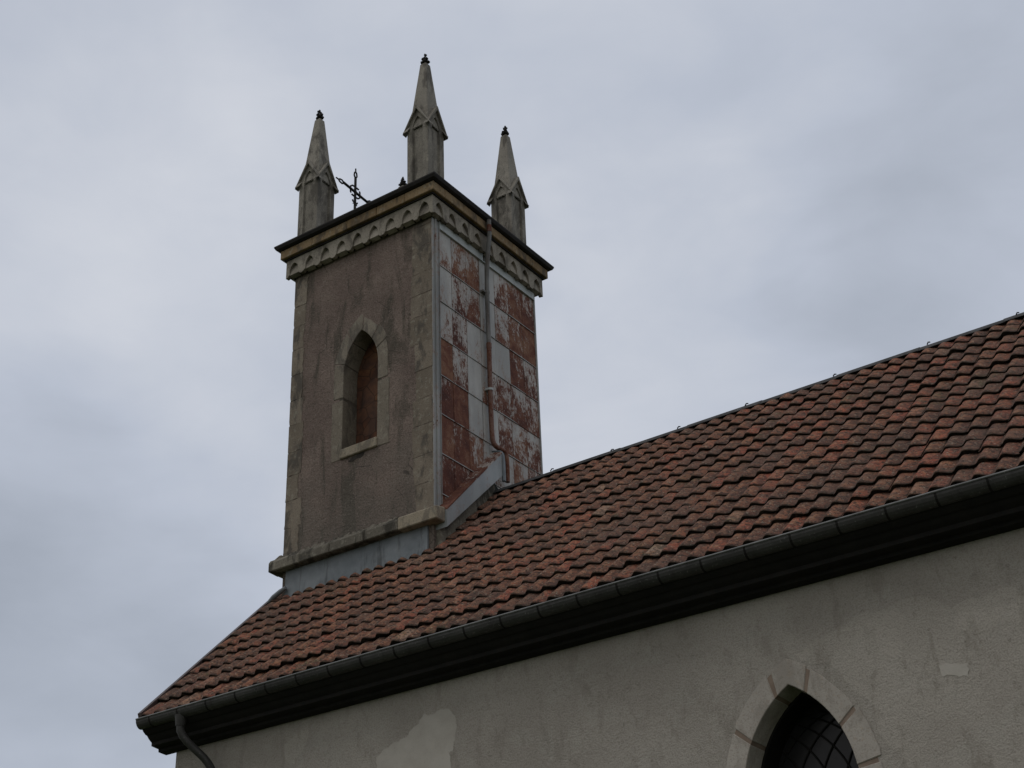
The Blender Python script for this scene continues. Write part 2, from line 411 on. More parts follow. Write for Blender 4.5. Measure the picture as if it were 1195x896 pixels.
# ------------------------------------------------------------------ dimensions
TW = 2.6; H = 1.3                       # tower plan
ZR, ZE, YE = 10.48, 7.071, 3.475        # ridge, eaves
TAN = (ZR-ZE)/YE; ANG = math.atan(TAN); SL = math.hypot(ZR-ZE, YE)
WY = 2.98                               # nave wall
XE = 17.0                               # east end of the nave
XV = -0.19
def roof_z(y): return ZR-TAN*abs(y)

# ------------------------------------------------------------------ ground
g = MB(); N = 40; S = 900
g.add([(-S, -S, 0), (S, -S, 0), (S, S, 0), (-S, S, 0)], [(0, 1, 2, 3)])
go = g.build('ground', 'grass'); go['kind'] = 'structure'

# ------------------------------------------------------------------ the church
church = bpy.data.objects.new('church', None); COL.objects.link(church)
church['label'] = 'old grey rendered village church with red brown tiled roof and square pinnacled bell tower'
church['category'] = 'church'

# --- nave walls with one pointed window
NW_X, NW_H, NW_S, NW_A, NW_B = 7.925, .55, 4.91, 5.862, 2.7
hole = arch(NW_X, NW_H+.07, NW_S, NW_A+.09, 12, NW_B)
mb = MB()
wall_with_arch(mb, 0, XE, 0, 6.79, hole, lambda x, z: (x, -WY, z))
mb.add([(0, WY, 0), (XE, WY, 0), (XE, WY, 6.79), (0, WY, 6.79)], [(0, 1, 2, 3)])
for X in (0, XE):
    mb.add([(X, -WY, 0), (X, WY, 0), (X, WY, 6.79), (X, 0, ZR-.35), (X, -WY, 6.79)], [(0, 1, 2, 3, 4)])
nave = mb.build('nave_wall', 'nave', church)

def patch(poly, mat, depth=5, amp=.24, label=None, th=.0018, yy=WY):
    m = MB(); m.prism(fract(poly, depth, amp), lambda a, b, d: (a, -yy-d, b), -.02, th)
    return m.build('repair_patch', mat, nave, label)
patch([(2.9, 5.3), (2.93, 5.75), (3.1, 5.98), (3.28, 6.2), (3.45, 6.24), (3.63, 6.34), (3.74, 6.45), (3.91, 6.45), (4.05, 6.44), (4.13, 6.36), (4.15, 6.1), (4.10, 5.8), (4.08, 5.3)], 'patch_a', label='smooth light grey mortar patch')
patch([(8.02, 6.13), (8.2, 6.2), (8.44, 6.25), (8.66, 6.34), (8.9, 6.33), (9.07, 6.37), (9.25, 6.38), (9.39, 6.30), (9.53, 6.20), (9.76, 6.23), (10.16, 6.20), (10.9, 6.22), (10.9, 3.9), (8.72, 3.9), (8.74, 5.2), (8.62, 5.6), (8.35, 5.95)], 'patch_b', 5, .16)
patch([(9.33, 5.73), (9.45, 5.715), (9.57, 5.69), (9.56, 5.57), (9.48, 5.59), (9.35, 5.62)], 'patch_c', 4, .22, label='small fresh pale mortar patch', th=.0055)
patch([(9.52, 6.10), (9.70, 6.17), (9.95, 6.12), (10.15, 6.15), (10.3, 6.02), (10.12, 5.93), (9.9, 5.98), (9.72, 5.92), (9.6, 5.97)], 'patch_d', 5, .26, th=.0035)
patch([(8.72, 6.26), (8.95, 6.29), (9.12, 6.24), (9.05, 6.08), (8.98, 5.86), (8.86, 5.88), (8.84, 6.06)], 'patch_d', 5, .26, th=.0035)
patch([(1.72, 6.4), (1.85, 6.55), (2.0, 6.62), (2.1, 6.6), (2.05, 6.35), (1.9, 6.25)], 'patch_b')

# --- nave window: stone surround in blocks, dark liner, curved leading, glass
win = MB().box(NW_X-NW_H-.12, NW_X+NW_H+.12, -WY-.09, -WY+.25, NW_B-.14, NW_B).build('nave_window', 'nsur', church, 'pointed nave window of dark leaded glass in pale stone', bevel=.01)
def surround(name, cx, hi, ho, si, ai, ao, base, y0, depth, cuts, mat, matj, parent, gap=.008, proud=.012, rough=.004):
    n = 14
    I = arch(cx, hi, si, ai, n); O = arch(cx, ho, si, ao, n)
    # outline parameter: jambs get extra points
    zsI = np.linspace(base, si, 9)[:-1]
    I = [(cx-hi, z) for z in zsI]+I+[(cx+hi, z) for z in zsI[::-1]]
    O = [(cx-ho, z) for z in zsI]+O+[(cx+ho, z) for z in zsI[::-1]]
    I = np.array(I); O = np.array(O); T = np.linspace(0, 1, len(I))
    def at(P, t): return (float(np.interp(t, T, P[:, 0])), float(np.interp(t, T, P[:, 1])))
    blk = MB(); mor = MB()
    for t0, t1 in zip(cuts[:-1], cuts[1:]):
        ts = [t0+gap*.5]+[t for t in T if t0+gap < t < t1-gap]+[t1-gap*.5]
        pr = proud+random.uniform(-rough, rough); jo = random.uniform(-.02, .02)
        ring = []
        for t in ts:
            a = at(I, t); b = at(O, t); k = 1+jo/max(.05, math.hypot(b[0]-a[0], b[1]-a[1]))
            b = (a[0]+(b[0]-a[0])*k+random.uniform(-.006, .006), a[1]+(b[1]-a[1])*k+random.uniform(-.006, .006))
            ring.append([(a[0], y0-pr, a[1]), (b[0], y0-pr, b[1]), (b[0], y0+.06, b[1]), (b[0], y0+depth, b[1]), (a[0], y0+depth, a[1])])
        vs = [p for r in ring for p in r]; fs = []
        for i in range(len(ring)-1):
            for k in range(5): fs.append((i*5+k, i*5+(k+1) % 5, (i+1)*5+(k+1) % 5, (i+1)*5+k))
        fs += [(0, 1, 2, 3, 4), tuple((len(ring)-1)*5+k for k in (4, 3, 2, 1, 0))]
        blk.add(vs, fs)
    o = blk.build(name, mat, parent, bevel=.006)
    vs = []
    for t in T:
        a = at(I, t); b = at(O, t)
        b = (a[0]+(b[0]-a[0])*.90, a[1]+(b[1]-a[1])*.90); a = (a[0]+(b[0]-a[0])*.02, a[1]+(b[1]-a[1])*.02)
        vs += [(a[0], y0-proud+.009, a[1]), (b[0], y0-proud+.009, b[1]), (b[0], y0+depth-.004, b[1]), (a[0], y0+depth-.004, a[1])]
    fs = []
    for i in range(len(T)-1):
        for k in range(4): fs.append((i*4+k, i*4+(k+1) % 4, (i+1)*4+(k+1) % 4, (i+1)*4+k))
    mor.add(vs, fs); mor.build('mortar_joint', matj, parent)
    return o
surround('stone_surround', NW_X, NW_H, NW_H+.215, NW_S, NW_A, NW_A+.245, NW_B, -WY, .28,
         [0, .11, .215, .325, .455, .552, .68, .79, .89, 1.0], 'nsur', 'mortar', win, gap=.010, rough=.003)
# dark liner behind the stone
def liner(parent, cx, hi, si, ai, base, y0, y1, inset, mat, name):
    A = arch(cx, hi+.004, si, ai+.004, 14, base); B = arch(cx, hi-inset, si, ai-inset*1.3, 14, base)
    m = MB(); vs = []
    for (a, b), (c, d) in zip(A, B): vs += [(a, y0, b), (c, y0, d), (c, y1, d), (a, y1, b)]
    fs = []
    for i in range(len(A)-1):
        for k in range(4): fs.append((i*4+k, i*4+(k+1) % 4, (i+1)*4+(k+1) % 4, (i+1)*4+k))
    m.add(vs, fs); return m.build(name, mat, parent)
liner(win, NW_X, NW_H, NW_S, NW_A, NW_B, -WY+.281, -WY+.60, .02, 'wood', 'frame')
gp = arch(NW_X, NW_H-.005, NW_S, NW_A-.005, 14, NW_B)
GY = -WY+.56
def inside(x, z, m=0.0):
    if z < NW_S: return abs(x-NW_X) < NW_H-m
    R = ((NW_A-NW_S)**2+NW_H**2)/(2*NW_H)
    return math.hypot(x-(NW_X-NW_H+R), z-NW_S) < R-m and math.hypot(x-(NW_X+NW_H-R), z-NW_S) < R-m
gl = MB(); gl.prism(gp, lambda a, b, d: (a, GY+d, b), 0, .01)
gl.build('glass', 'glass', win)
ld = MB(); RR = .92
for fam in (-1, 1):
    for k in range(-9, 16):
        off = k*.235; cxx = NW_X+fam*(RR-NW_H-off)      # parallel arcs shifted sideways
        run = []
        for i in range(0, 91):
            a = -math.radians(70)+math.radians(150)*i/90
            x = cxx-fam*RR*math.cos(a); z = NW_S-.08+RR*math.sin(a)
            if z > NW_B and inside(x, z, .0): run.append((x, GY-.008, z))
            else:
                if len(run) > 1: ld.tube(run, .0095, 6)
                run = []
        if len(run) > 1: ld.tube(run, .0095, 6)
ld.build('leading', 'dark_iron', win)

# --- roof: clay tiles in straight columns
def tiled_slope(side):
    TWD, EXP, LEN = .2, .326, .42
    ncol = int((XE-XV-.02)/TWD); nrow = int((SL-.06)/EXP)+1
    nu, nv = 15, 8
    U = np.linspace(0, 1, nu); V = np.array([0, .035, .08, .15, .3, .55, .8, 1.0])
    uu, vv = np.meshgrid(U, V)
    sm = lambda x: x*x*(3-2*x)
    rise = sm(np.clip((uu-.02)/.32, 0, 1)); fall = 1-sm(np.clip((uu-.38)/.62, 0, 1))
    hump = rise*fall                                        # steep left flank, long fall to the right
    prof = .052*hump*(1-.40*vv)-.012*np.clip(1-vv/.12, 0, 1)**2*(.35+.65*hump)
    baseh = .030*(1-vv*1.05)
    h = prof+baseh
    nosep = -.022*np.sin(np.pi*np.clip((uu-.02)/.96, 0, 1))*(1-vv)**2
    verts = []; faces = []; mis = []; tint = []; nose = []; joint = []
    ca, sa = math.cos(ANG), math.sin(ANG)
    per = nu*nv+nu
    fl = []
    for j in range(nv-1):
        for i in range(nu-1): fl.append((j*nu+i, j*nu+i+1, (j+1)*nu+i+1, (j+1)*nu+i))
    fn = [(nu*nv+i, nu*nv+i+1, i+1, i) for i in range(nu-1)]
    fl = np.array(fl); fn = np.array(fn)
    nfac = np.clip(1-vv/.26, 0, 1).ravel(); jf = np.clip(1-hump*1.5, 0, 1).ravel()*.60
    cnt = 0
    for r in range(nrow):
        rs_ = rng.normal(0, .006); ph = rng.uniform(0, 6.28)
        for c in range(ncol):
            sag = .010*math.sin(c*.11+ph)+.012*math.sin(c*.045+r*.35)
            ds = rng.normal(0, .008)+rs_+.006*math.sin(c*.21+ph*2)-(.045 if rng.random() < .006 else 0); dn = rng.normal(0, .0045)+sag*.6; tw = rng.normal(0, .014); dx = rng.normal(0, .002)
            S = .062+r*EXP*.987+ds+vv*LEN+nosep+(uu-.5)*tw
            X = XV+.015+(c-.012+uu*1.03)*TWD+dx
            Hh = h+dn-.028-(.016 if r == 0 else 0)-.012*max(0, (r-nrow+3)/2)-.004+(uu-.5)*rng.normal(0, .005)
            if r == nrow-1: S = np.minimum(S, SL-.01)
            y = -YE+S*ca-Hh*sa; z = ZE+S*sa+Hh*ca
            tile = np.stack([X.ravel(), (y*(1 if side < 0 else -1)).ravel(), z.ravel()], 1)
            Hb = Hh[0]-.016-.034*hump[0]; Sb = S[0]+.014
            yb = -YE+Sb*ca-Hb*sa; zb = ZE+Sb*sa+Hb*ca
            bot = np.stack([X[0], yb*(1 if side < 0 else -1), zb], 1)
            verts.append(tile); verts.append(bot)
            faces.append(fl+cnt); faces.append(fn+cnt)
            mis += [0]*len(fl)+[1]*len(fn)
            tint += [float(rng.beta(2.2, 2.2))]*per
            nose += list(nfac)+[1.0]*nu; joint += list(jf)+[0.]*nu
            cnt += per
    v = np.concatenate(verts); f = np.concatenate(faces)
    if side > 0: f = f[:, ::-1]
    me = bpy.data.meshes.new('roof_tiles')
    me.vertices.add(len(v)); me.vertices.foreach_set('co', v.astype(np.float32).ravel())
    me.loops.add(f.size); me.loops.foreach_set('vertex_index', f.astype(np.int32).ravel())
    me.polygons.add(len(f)); me.polygons.foreach_set('loop_start', np.arange(0, f.size, 4, dtype=np.int32))
    me.polygons.foreach_set('loop_total', np.full(len(f), 4, np.int32))
    me.update(calc_edges=True)
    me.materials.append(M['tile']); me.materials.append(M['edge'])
    me.polygons.foreach_set('material_index', np.array(mis, np.int32))
    me.polygons.foreach_set('use_smooth', np.array([m == 0 for m in mis]))
    for nm, arr in (('tint', tint), ('nose', nose), ('joint', joint)):
        a = me.attributes.new(nm, 'FLOAT', 'POINT'); a.data.foreach_set('value', np.array(arr, np.float32))
    me.update()
    return me
deck = MB()
for sg in (-1, 1):
    deck.hexa([(XV+.01, sg*YE*.985, ZE-.10), (XE+.15, sg*YE*.985, ZE-.10), (XE+.15, 0, ZR-.13), (XV+.01, 0, ZR-.13)],
              [(XV+.01, sg*YE*.985, ZE-.06), (XE+.15, sg*YE*.985, ZE-.06), (XE+.15, 0, ZR-.09), (XV+.01, 0, ZR-.09)])
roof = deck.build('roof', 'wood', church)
for sg, lab in ((-1, None), (1, None)):
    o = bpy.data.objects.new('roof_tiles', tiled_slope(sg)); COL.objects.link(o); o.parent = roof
# ridge cap
m = MB(); pr = [(-.085, -.090), (-.075, -.072), (-.03, -.022), (0, -.008), (.03, -.022), (.075, -.072), (.085, -.090), (0, -.04)]
xs = [TW+.01+i*1.03 for i in range(15)]
for i, x in enumerate(xs[:-1]):
    m.prism(pr, lambda a, b, d: (d, a, ZR+b+.030+.007*(1 if i % 2 else 0)), x, xs[i+1]+.02, 0)
m.build('ridge_cap', 'ridge', roof)
for x in (3.63, 4.58, 5.58, 6.55, 7.74, 8.93, 9.99, 11.05, 12.1):
    m = MB(); hk = random.uniform(.55, 1.0); m.tube([(x-.02, -.04, ZR+.01), (x-.01, -.02, ZR+.020+.028*hk), (x+.006*hk, 0, ZR+.024+.028*hk)], .008, 6)
    m.build('ridge_hook', 'dark_iron', roof)
# verge strip along the gable edge
m = MB()
for sg in (-1, 1):
    y1 = 1.345 if sg < 0 else 0.05
    def P(y, up, x): return (x, sg*y, roof_z(y)+up)
    m.hexa([P(YE-.03, .05, XV-.025), P(YE-.03, .05, XV+.035), P(y1, .055, XV+.035), P(y1, .055, XV-.025)],
           [P(YE-.07, -.10, XV-.025), P(YE-.07, -.10, XV+.035), P(y1, -.12, XV+.035), P(y1, -.12, XV-.025)])
m.build('verge_strip', 'verge', roof)
m = MB(); m.tube([(XV+.01, -1.385, roof_z(1.385)+.03), (-.09, -1.372, roof_z(1.372)+.085), (.03, -1.368, roof_z(1.368)+.135), (.13, -1.365, roof_z(1.365)+.165)], [.022, .034, .034, .028], 8)
m.build('verge_cap', 'lead', roof)

# --- eaves cornice, gutter with brackets, downpipe
m = MB()
prof = [(-3.40, 7.0), (-3.36, 6.945), (-3.32, 6.915), (-3.295, 6.91), (-3.262, 6.875), (-3.225, 6.85), (-3.215, 6.845), (-3.213, 6.803), (-3.10, 6.79), (-3.095, 6.755), (-2.97, 6.745), (-2.97, 7.25), (-3.2, 7.2)]
for sg in (1, -1):
    m.prism([(a*sg, b) for a, b in prof], lambda a, b, d: (d, a, b), XV+.004, XE+.15)
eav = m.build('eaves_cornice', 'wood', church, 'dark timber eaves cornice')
GYc, GZc, GR = -3.395, 7.066, .082
for sg in (1, -1):
    m = MB(); out = []
    for i in range(11):
        a = math.pi+math.pi*i/10; out.append((GYc+GR*math.cos(a), GZc+GR*1.25*math.sin(a)))
    inn = [(GYc+(y-GYc)*.94, GZc+(z-GZc)*.94+.002) for y, z in out[::-1]]
    m.prism([(a*sg, b) for a, b in out+inn], lambda a, b, d: (d, a, b), XV-.006, XE+.15)
    m.prism([(a*sg, b) for a, b in out], lambda a, b, d: (d, a, b), XV-.010, XV-.004)
    gut = m.build('gutter', 'gutter', church)
    m = MB(); m.tube([(XV-.006, (GYc-GR)*sg, GZc+.004), (XE+.15, (GYc-GR)*sg, GZc+.004)], .011, 8); m.build('gutter_bead', 'bead', gut)
    if sg > 0:
        for k in range(36):
            x = .02+k*.462
            if x > XE: break
            b = MB(); o2 = [(GYc+(y-GYc)*1.025, GZc+(z-GZc)*1.022) for y, z in out]
            o1 = [(GYc+(y-GYc)*.99, GZc+(z-GZc)*.99) for y, z in out[::-1]]
            b.prism(o2+o1, lambda a, c, d: (d, a, c), x-.011, x+.011)
            b.build('gutter_bracket', 'wood', gut)
def bend(pts, n=6):
    out = [Vector(pts[0])]
    for a, b, c in zip(pts[:-2], pts[1:-1], pts[2:]):
        a, b, c = Vector(a), Vector(b), Vector(c)
        p = b+(a-b)*.45; q = b+(c-b)*.45
        for i in range(n+1):
            t = i/n; out.append(p*(1-t)**2+b*2*t*(1-t)+q*t*t)
    out.append(Vector(pts[-1])); return out
m = MB(); m.tube(bend([(.48, GYc, 6.965), (.48, GYc, 6.76), (.76, -3.06, 6.40), (.76, -3.06, 5.9)]), .047, 14)
m.tube([(.76, -3.06, 6.0), (.76, -3.06, .2)], .047, 14)
dp = m.build('downpipe', 'gutter', church, 'dark zinc downpipe bent back from the gutter to the wall')
m = MB(); m.tube([(.48, GYc, 7.0), (.48, GYc, 6.90), (.48, GYc, 6.87)], [.075, .062, .055], 14); m.build('outlet_funnel', 'gutter', dp)

# --- tower walls
TWX, TWH, TWS, TWA, TWB = 1.325, .315, 12.34, 12.975, 11.05
m = MB(); hole = arch(TWX, TWH+.07, TWS, TWA+.09, 10, TWB-.03)
wall_with_arch(m, 0, TW, 0, 14.42, hole, lambda x, z: (x, -H, z))
m.add([(0, H, 0), (TW, H, 0), (TW, H, 14.42), (0, H, 14.42)], [(0, 1, 2, 3)])
m.add([(0, -H, 0), (0, H, 0), (0, H, 14.42), (0, -H, 14.42)], [(0, 1, 2, 3)])
m.add([(TW, -H, 0), (TW, H, 0), (TW, H, 14.42), (TW, -H, 14.42)], [(0, 1, 2, 3)])
m.add([(0, -H, 14.42), (TW, -H, 14.42), (TW, H, 14.42), (0, H, 14.42)], [(0, 1, 2, 3)])
tower = m.build('tower_wall', 'tower', church, 'square tower of brown roughcast')
for edge in (0, 1):
    m = MB(); z = 9.80
    while z < 14.36:
        hh = min(random.uniform(.34, .46), 14.372-z); w = random.choice((.27, .30, .33)) if edge else random.choice((.22, .26, .30))
        w += random.uniform(-.02, .02); p = .004+random.uniform(-.002, .003)
        x0, x1 = (-.006, w) if edge == 0 else (TW-w-.03, TW+.004)
        poly = [(x0, z+.004), (x1, z+.004), (x1, z+hh-.004), (x0, z+hh-.004)]
        n = 6; pts = []
        for a, b in zip(poly, poly[1:]+poly[:1]):
            for k in range(n):
                t = k/n; e = 0 if (abs(a[0]-b[0]) < 1e-6 and abs(a[0]-(x0 if edge == 0 else x1)) < 1e-6) else .014
                pts.append((a[0]+(b[0]-a[0])*t+random.uniform(-e, e), a[1]+(b[1]-a[1])*t+random.uniform(-e, e)*.6))
        m.prism(pts, lambda a, b, d: (a, -H-d, b), -.10, p)
        z += hh
    m.build('quoin_strip', 'quoin', tower)

# tower window
tw = MB()
tw.hexa([(TWX-TWH-.02, -H-.035, 10.985), (TWX+TWH+.01, -H-.035, 10.985), (TWX+TWH+.01, -H+.3, 10.985), (TWX-TWH-.02, -H+.3, 10.985)],
        [(TWX-TWH-.02, -H-.035, 11.13), (TWX+TWH+.01, -H-.035, 11.13), (TWX+TWH+.01, -H+.3, 11.19), (TWX-TWH-.02, -H+.3, 11.19)])
twin = tw.build('tower_window', 'pale', church, 'blocked lancet window in the tower', bevel=.012)
surround('stone_surround', TWX, TWH, TWH+.20, TWS, TWA, TWA+.25, TWB-.08, -H, .30, [0, .13, .25, .40, .515, .63, .72, .86, 1.0], 'surround', 'joint', twin, gap=.005, proud=.006, rough=.002)
m = MB(); m.prism(arch(TWX, TWH+.02, TWS, TWA+.02, 10, TWB), lambda a, b, d: (a, -H+d, b), .30, .33)
m.build('infill_board', 'infill', twin, 'rusty brown board closing the lancet')
m = MB(); m.prism(fract([(1.13, 10.93), (1.22, 10.96), (1.42, 10.985), (1.40, 10.93), (1.28, 10.925), (1.22, 10.89)], 3, .2), lambda a, b, d: (a, -H-d, b), -.01, .003)
m.build('broken_render_hole_shade', 'hole_shade', tower)  # flat dark patch painted as the shade inside a hole in the render

# east cladding: sheet metal panels with rust of their own
RUST = [[.30, .68, .66, .02, .52, .68, .74], [.22, .52, .56, .02, .48, .78, .98], [.26, .55, .16, .05, .10, .88, .55], [1.0, .46, .10, .45, .54, .54, .60],
        [.85, .96, .14, .1, .60, .54, .52], [1.0, .80, .66, .3, .32, .58, .68], [.86, .80, .74, .3, .30, .45, .80], [.9, .9, .9, .5, .5, .7, .8]]
ZRW = [14.262, 13.652, 13.045, 12.45, 11.845, 11.24, 10.64, 10.05, 9.45]
YC = [-1.14, -.852, -.502, -.165, -.02, .205, .56, .93, 1.275]
colmap = [0, 1, 2, 3, 3, 4, 5, 6]
m = MB(); rv = []
for r in range(8):
    for c in range(8):
        y0, y1 = YC[c]+.004, YC[c+1]-.004; z1, z0 = ZRW[r]-.004, ZRW[r+1]-.010
        if c in (3, 4): y0, y1 = YC[c]+.006, YC[c+1]-.002
        p0 = .020+random.uniform(-.003, .003); p1 = .010+random.uniform(-.002, .002); w = random.uniform(-.003, .003)
        a = [(TW+.001, y0, z0), (TW+.001, y1, z0), (TW+.001, y1, z1), (TW+.001, y0, z1)]
        b = [(TW+p0+w, y0, z0), (TW+p0-w, y1, z0), (TW+p1-w, y1, z1), (TW+p1+w, y0, z1)]
        n0 = len(m.v); m.hexa(a, b); lv = RUST[r][colmap[c]]+random.uniform(-.04, .04)
        lo, hi = (lv+.17, lv-.17)
        rv += [lo, lo, hi, hi, lo, lo, hi, hi]
for r in range(8):
    z = ZRW[r+1]
    for c0, c1 in ((0, 3), (4, 8)):
        y = YC[c0]+.003
        while y < YC[c1]-.01:
            y2 = min(y+random.uniform(.18, .5), YC[c1]-.003)
            d = random.uniform(0, .004)
            m.hexa([(TW+.001, y, z-.006), (TW+.021+d, y, z-.009), (TW+.021+d, y2, z-.009+random.uniform(-.002, .002)), (TW+.001, y2, z-.006)],
                   [(TW+.001, y, z+.006), (TW+.018+d, y, z+.009), (TW+.018+d, y2, z+.009), (TW+.001, y2, z+.006)], 1); rv += [.5]*8
            y = y2+.001
clad = m.build('metal_cladding', ['rust', 'rust_lo'], tower, 'rusty painted sheet metal cladding', bevel=.002)
a = clad.data.attributes.new('rust', 'FLOAT', 'POINT'); a.data.foreach_set('value', np.array(rv, np.float32))
m = MB(); m.box(TW+.001, TW+.032, -1.142, -.085, 14.272, 14.40); m.box(TW+.001, TW+.032, -.02, 1.275, 14.272, 14.40)
m.box(TW+.001, TW+.040, -1.142, 1.275, 14.258, 14.272)
m.build('head_flashing', 'zinc_hi', tower)
m = MB()
m.box(TW+.001, TW+.018, -1.302, -1.225, 9.8, 14.38); m.tube([(TW+.024, -1.235, 9.8), (TW+.024, -1.235, 14.38)], .016, 8)
m.box(TW+.001, TW+.014, -1.222, -1.142, 9.8, 14.38); m.box(TW+.001, TW+.028, -1.150, -1.142, 9.8, 14.28)
m.build('corner_flashing', 'rust_lo', tower)
m = MB(); m.box(TW+.001, TW+.022, 1.262, 1.304, 9.8, 14.40); m.tube([(TW+.02, 1.275, 9.8), (TW+.02, 1.275, 14.38)], .014, 8)
m.build('corner_flashing', 'rust_lo', tower)

# rainwater pipe on the cladding
top = [(2.832, -.185, 14.87), (2.832, -.18, 14.60), (2.775, -.155, 14.34), (2.68, -.075, 13.9), (2.675, -.055, 12.78)]
m = MB(); m.tube(bend(top, 5), .034, 12)
rp = m.build('rainwater_pipe', 'grey_pipe', church, 'thin grey and red brown rainwater pipe on the tower')
m = MB(); m.tube(bend([(2.675, -.055, 12.80), (2.675, -.055, 11.30), (2.70, -.02, 11.16), (2.72, .21, 11.17), (2.72, .235, 11.02), (2.72, .235, 10.70)], 5), .035, 12)
m.build('lower_pipe', 'brown_pipe', rp, 'red brown lower pipe')
m = MB(); m.tube([(2.832, -.183, 14.78), (2.832, -.182, 14.66)], .037, 12); m.build('red_collar', 'brown_pipe', rp)
m = MB(); m.tube([(2.675, -.055, 12.08), (2.675, -.055, 12.045)], .043, 12); m.box(2.61, 2.68, -.105, -.005, 12.048, 12.076); m.build('pipe_clip', 'zinc_hi', rp)
m = MB(); m.tube([(2.675, -.055, 12.83), (2.675, -.055, 12.75)], .040, 12); m.build('pipe_collar', 'brown_pipe', rp)
m = MB(); m.tube([(2.678, -.072, 13.72), (2.678, -.072, 13.68)], .042, 12); m.box(2.61, 2.68, -.16, -.02, 13.685, 13.715); m.build('pipe_clip', 'grey_pipe', rp)

# ledge round the tower foot
m = MB(); x = -.15
cuts = [-.15, .42, .95, 1.55, 2.12]
def ledge_x(mm, x0, x1, pr=.145, mi=0):
    j = random.uniform(-.004, .004)
    mm.prism([(-H+.05, 9.565), (-H-pr+j, 9.575), (-H-pr+j, 9.70), (-H-pr+.03, 9.745), (-H-.01, 9.80+j), (-H+.05, 9.80)], lambda a, b, d: (d, a, b), x0+.003, x1-.003, mi)
for a_, b_ in zip(cuts[:-1], cuts[1:]): ledge_x(m, a_, b_)
m.prism([(.05, 9.565), (-.15, 9.575), (-.15, 9.70), (-.12, 9.745), (.0, 9.80), (.05, 9.80)], lambda a, b, d: (a, d, b), -H-.10, H+.15)
m.box(-.15, TW, H-.02, H+.15, 9.565, 9.74)
led = m.build('string_course', 'ledge', church, 'dark weathered stone ledge round the tower foot', bevel=.012)
m = MB()
m.hexa([(2.123, -H-.15, 9.560), (2.755, -H-.15, 9.560), (2.755, -1.255, 9.560), (2.123, -1.255, 9.560)],
       [(2.123, -H-.15, 9.735), (2.755, -H-.15, 9.735), (2.755, -1.255, 9.775), (2.123, -1.255, 9.80)])
m.build('corner_block', 'pale', led, 'pale replaced corner stone', bevel=.012)
# crumbled mortar lying along the back of the ledge, one lumpy strip
m = MB(); nx = 90; vs = []
for i in range(nx+1):
    x = .02+2.1*i/nx; d = .055+random.uniform(-.03, .035); hh = random.choice((.012, .02, .03, .045))*random.uniform(.5, 1.2)
    vs += [(x, -H+.02, 9.80+hh), (x, -H-d*.5, 9.795+hh*.8), (x, -H-d-.02, 9.735)]
m.add(vs, [(3*i+k, 3*i+k+1, 3*i+k+4, 3*i+k+3) for i in range(nx) for k in range(2)])
m.build('mortar_fillet', 'ledge', led)

# zinc apron between ledge and tiles
m = MB()
def ap(x, y, dz): return (x, y, roof_z(y)+dz)
xa = [.07, 1.62, 2.02, 2.50]
for i, (x0, x1) in enumerate(zip(xa[:-1], xa[1:])):
    yo = -H-.030-.004*i
    m.hexa([(x0, yo, 9.09), (x1+.02, yo, 9.09), (x1+.02, -H, 9.09), (x0, -H, 9.09)],
           [(x0, yo+.012, 9.572), (x1+.02, yo+.012, 9.572), (x1+.02, -H, 9.572), (x0, -H, 9.572)])
m.build('zinc_apron', 'zinc', church, 'blue grey zinc apron under the ledge')

# raking hood following the roof slope on the east face
m = MB(); X0, X1 = TW+.0, TW+.185
A0, A1 = (-1.262, 9.748), (.02, 11.06); B0, B1 = (-1.255, 9.492), (.02, 10.70)
q0 = [(X0, A0[0], A0[1]+.03), (X1, *A0), (X1, *B0), (X0, *B0)]; q1 = [(X0, A1[0], A1[1]+.05), (X1, *A1), (X1, *B1), (X0, *B1)]
m.hexa(q0, q1)
hood = m.build('raking_hood', 'rust_cap', church, 'sloping painted metal hood with peeling edge')
m = MB()
m.hexa([(X0, A0[0], A0[1]+.034), (X1+.006, A0[0], A0[1]+.004), (X1+.006, A0[0], A0[1]-.02), (X0, A0[0], A0[1]+.01)],
       [(X0, A1[0], A1[1]+.054), (X1+.006, A1[0], A1[1]+.004), (X1+.006, A1[0], A1[1]-.02), (X0, A1[0], A1[1]+.03)])
me_ = m.build('hood_top', 'rust', hood)
a = me_.data.attributes.new('rust', 'FLOAT', 'POINT'); a.data.foreach_set('value', np.array([.95, .95, .95, .95, .45, .45, .45, .45], np.float32))
m = MB(); m.tube(bend([(X0, .06, 11.13), (X1-.02, .05, 11.08), (X1+.005, .045, 10.95), (X1+.005, .045, 10.62)], 5), .028, 10)
m.build('hood_end_roll', 'zinc', hood)
m = MB(); m.hexa([(TW+.005, .05, 10.30), (TW+.15, .05, 10.42), (TW+.15, 1.27, 9.2), (TW+.005, 1.27, 9.2)],
                 [(TW+.005, .05, 10.64), (TW+.03, .05, 10.64), (TW+.03, 1.27, 9.6), (TW+.005, 1.27, 9.6)])
m.build('saddle_flashing', 'zinc', hood)
m = MB(); m.hexa([(TW+.0, -1.25, 9.15), (TW+.10, -1.25, 9.20), (TW+.10, -.02, 10.40), (TW, -.02, 10.40)],
                 [(TW+.0, -1.25, 9.50), (TW+.06, -1.25, 9.50), (TW+.06, -.02, 10.72), (TW, -.02, 10.72)])
m.build('mortar_fillet', 'ledge', hood)

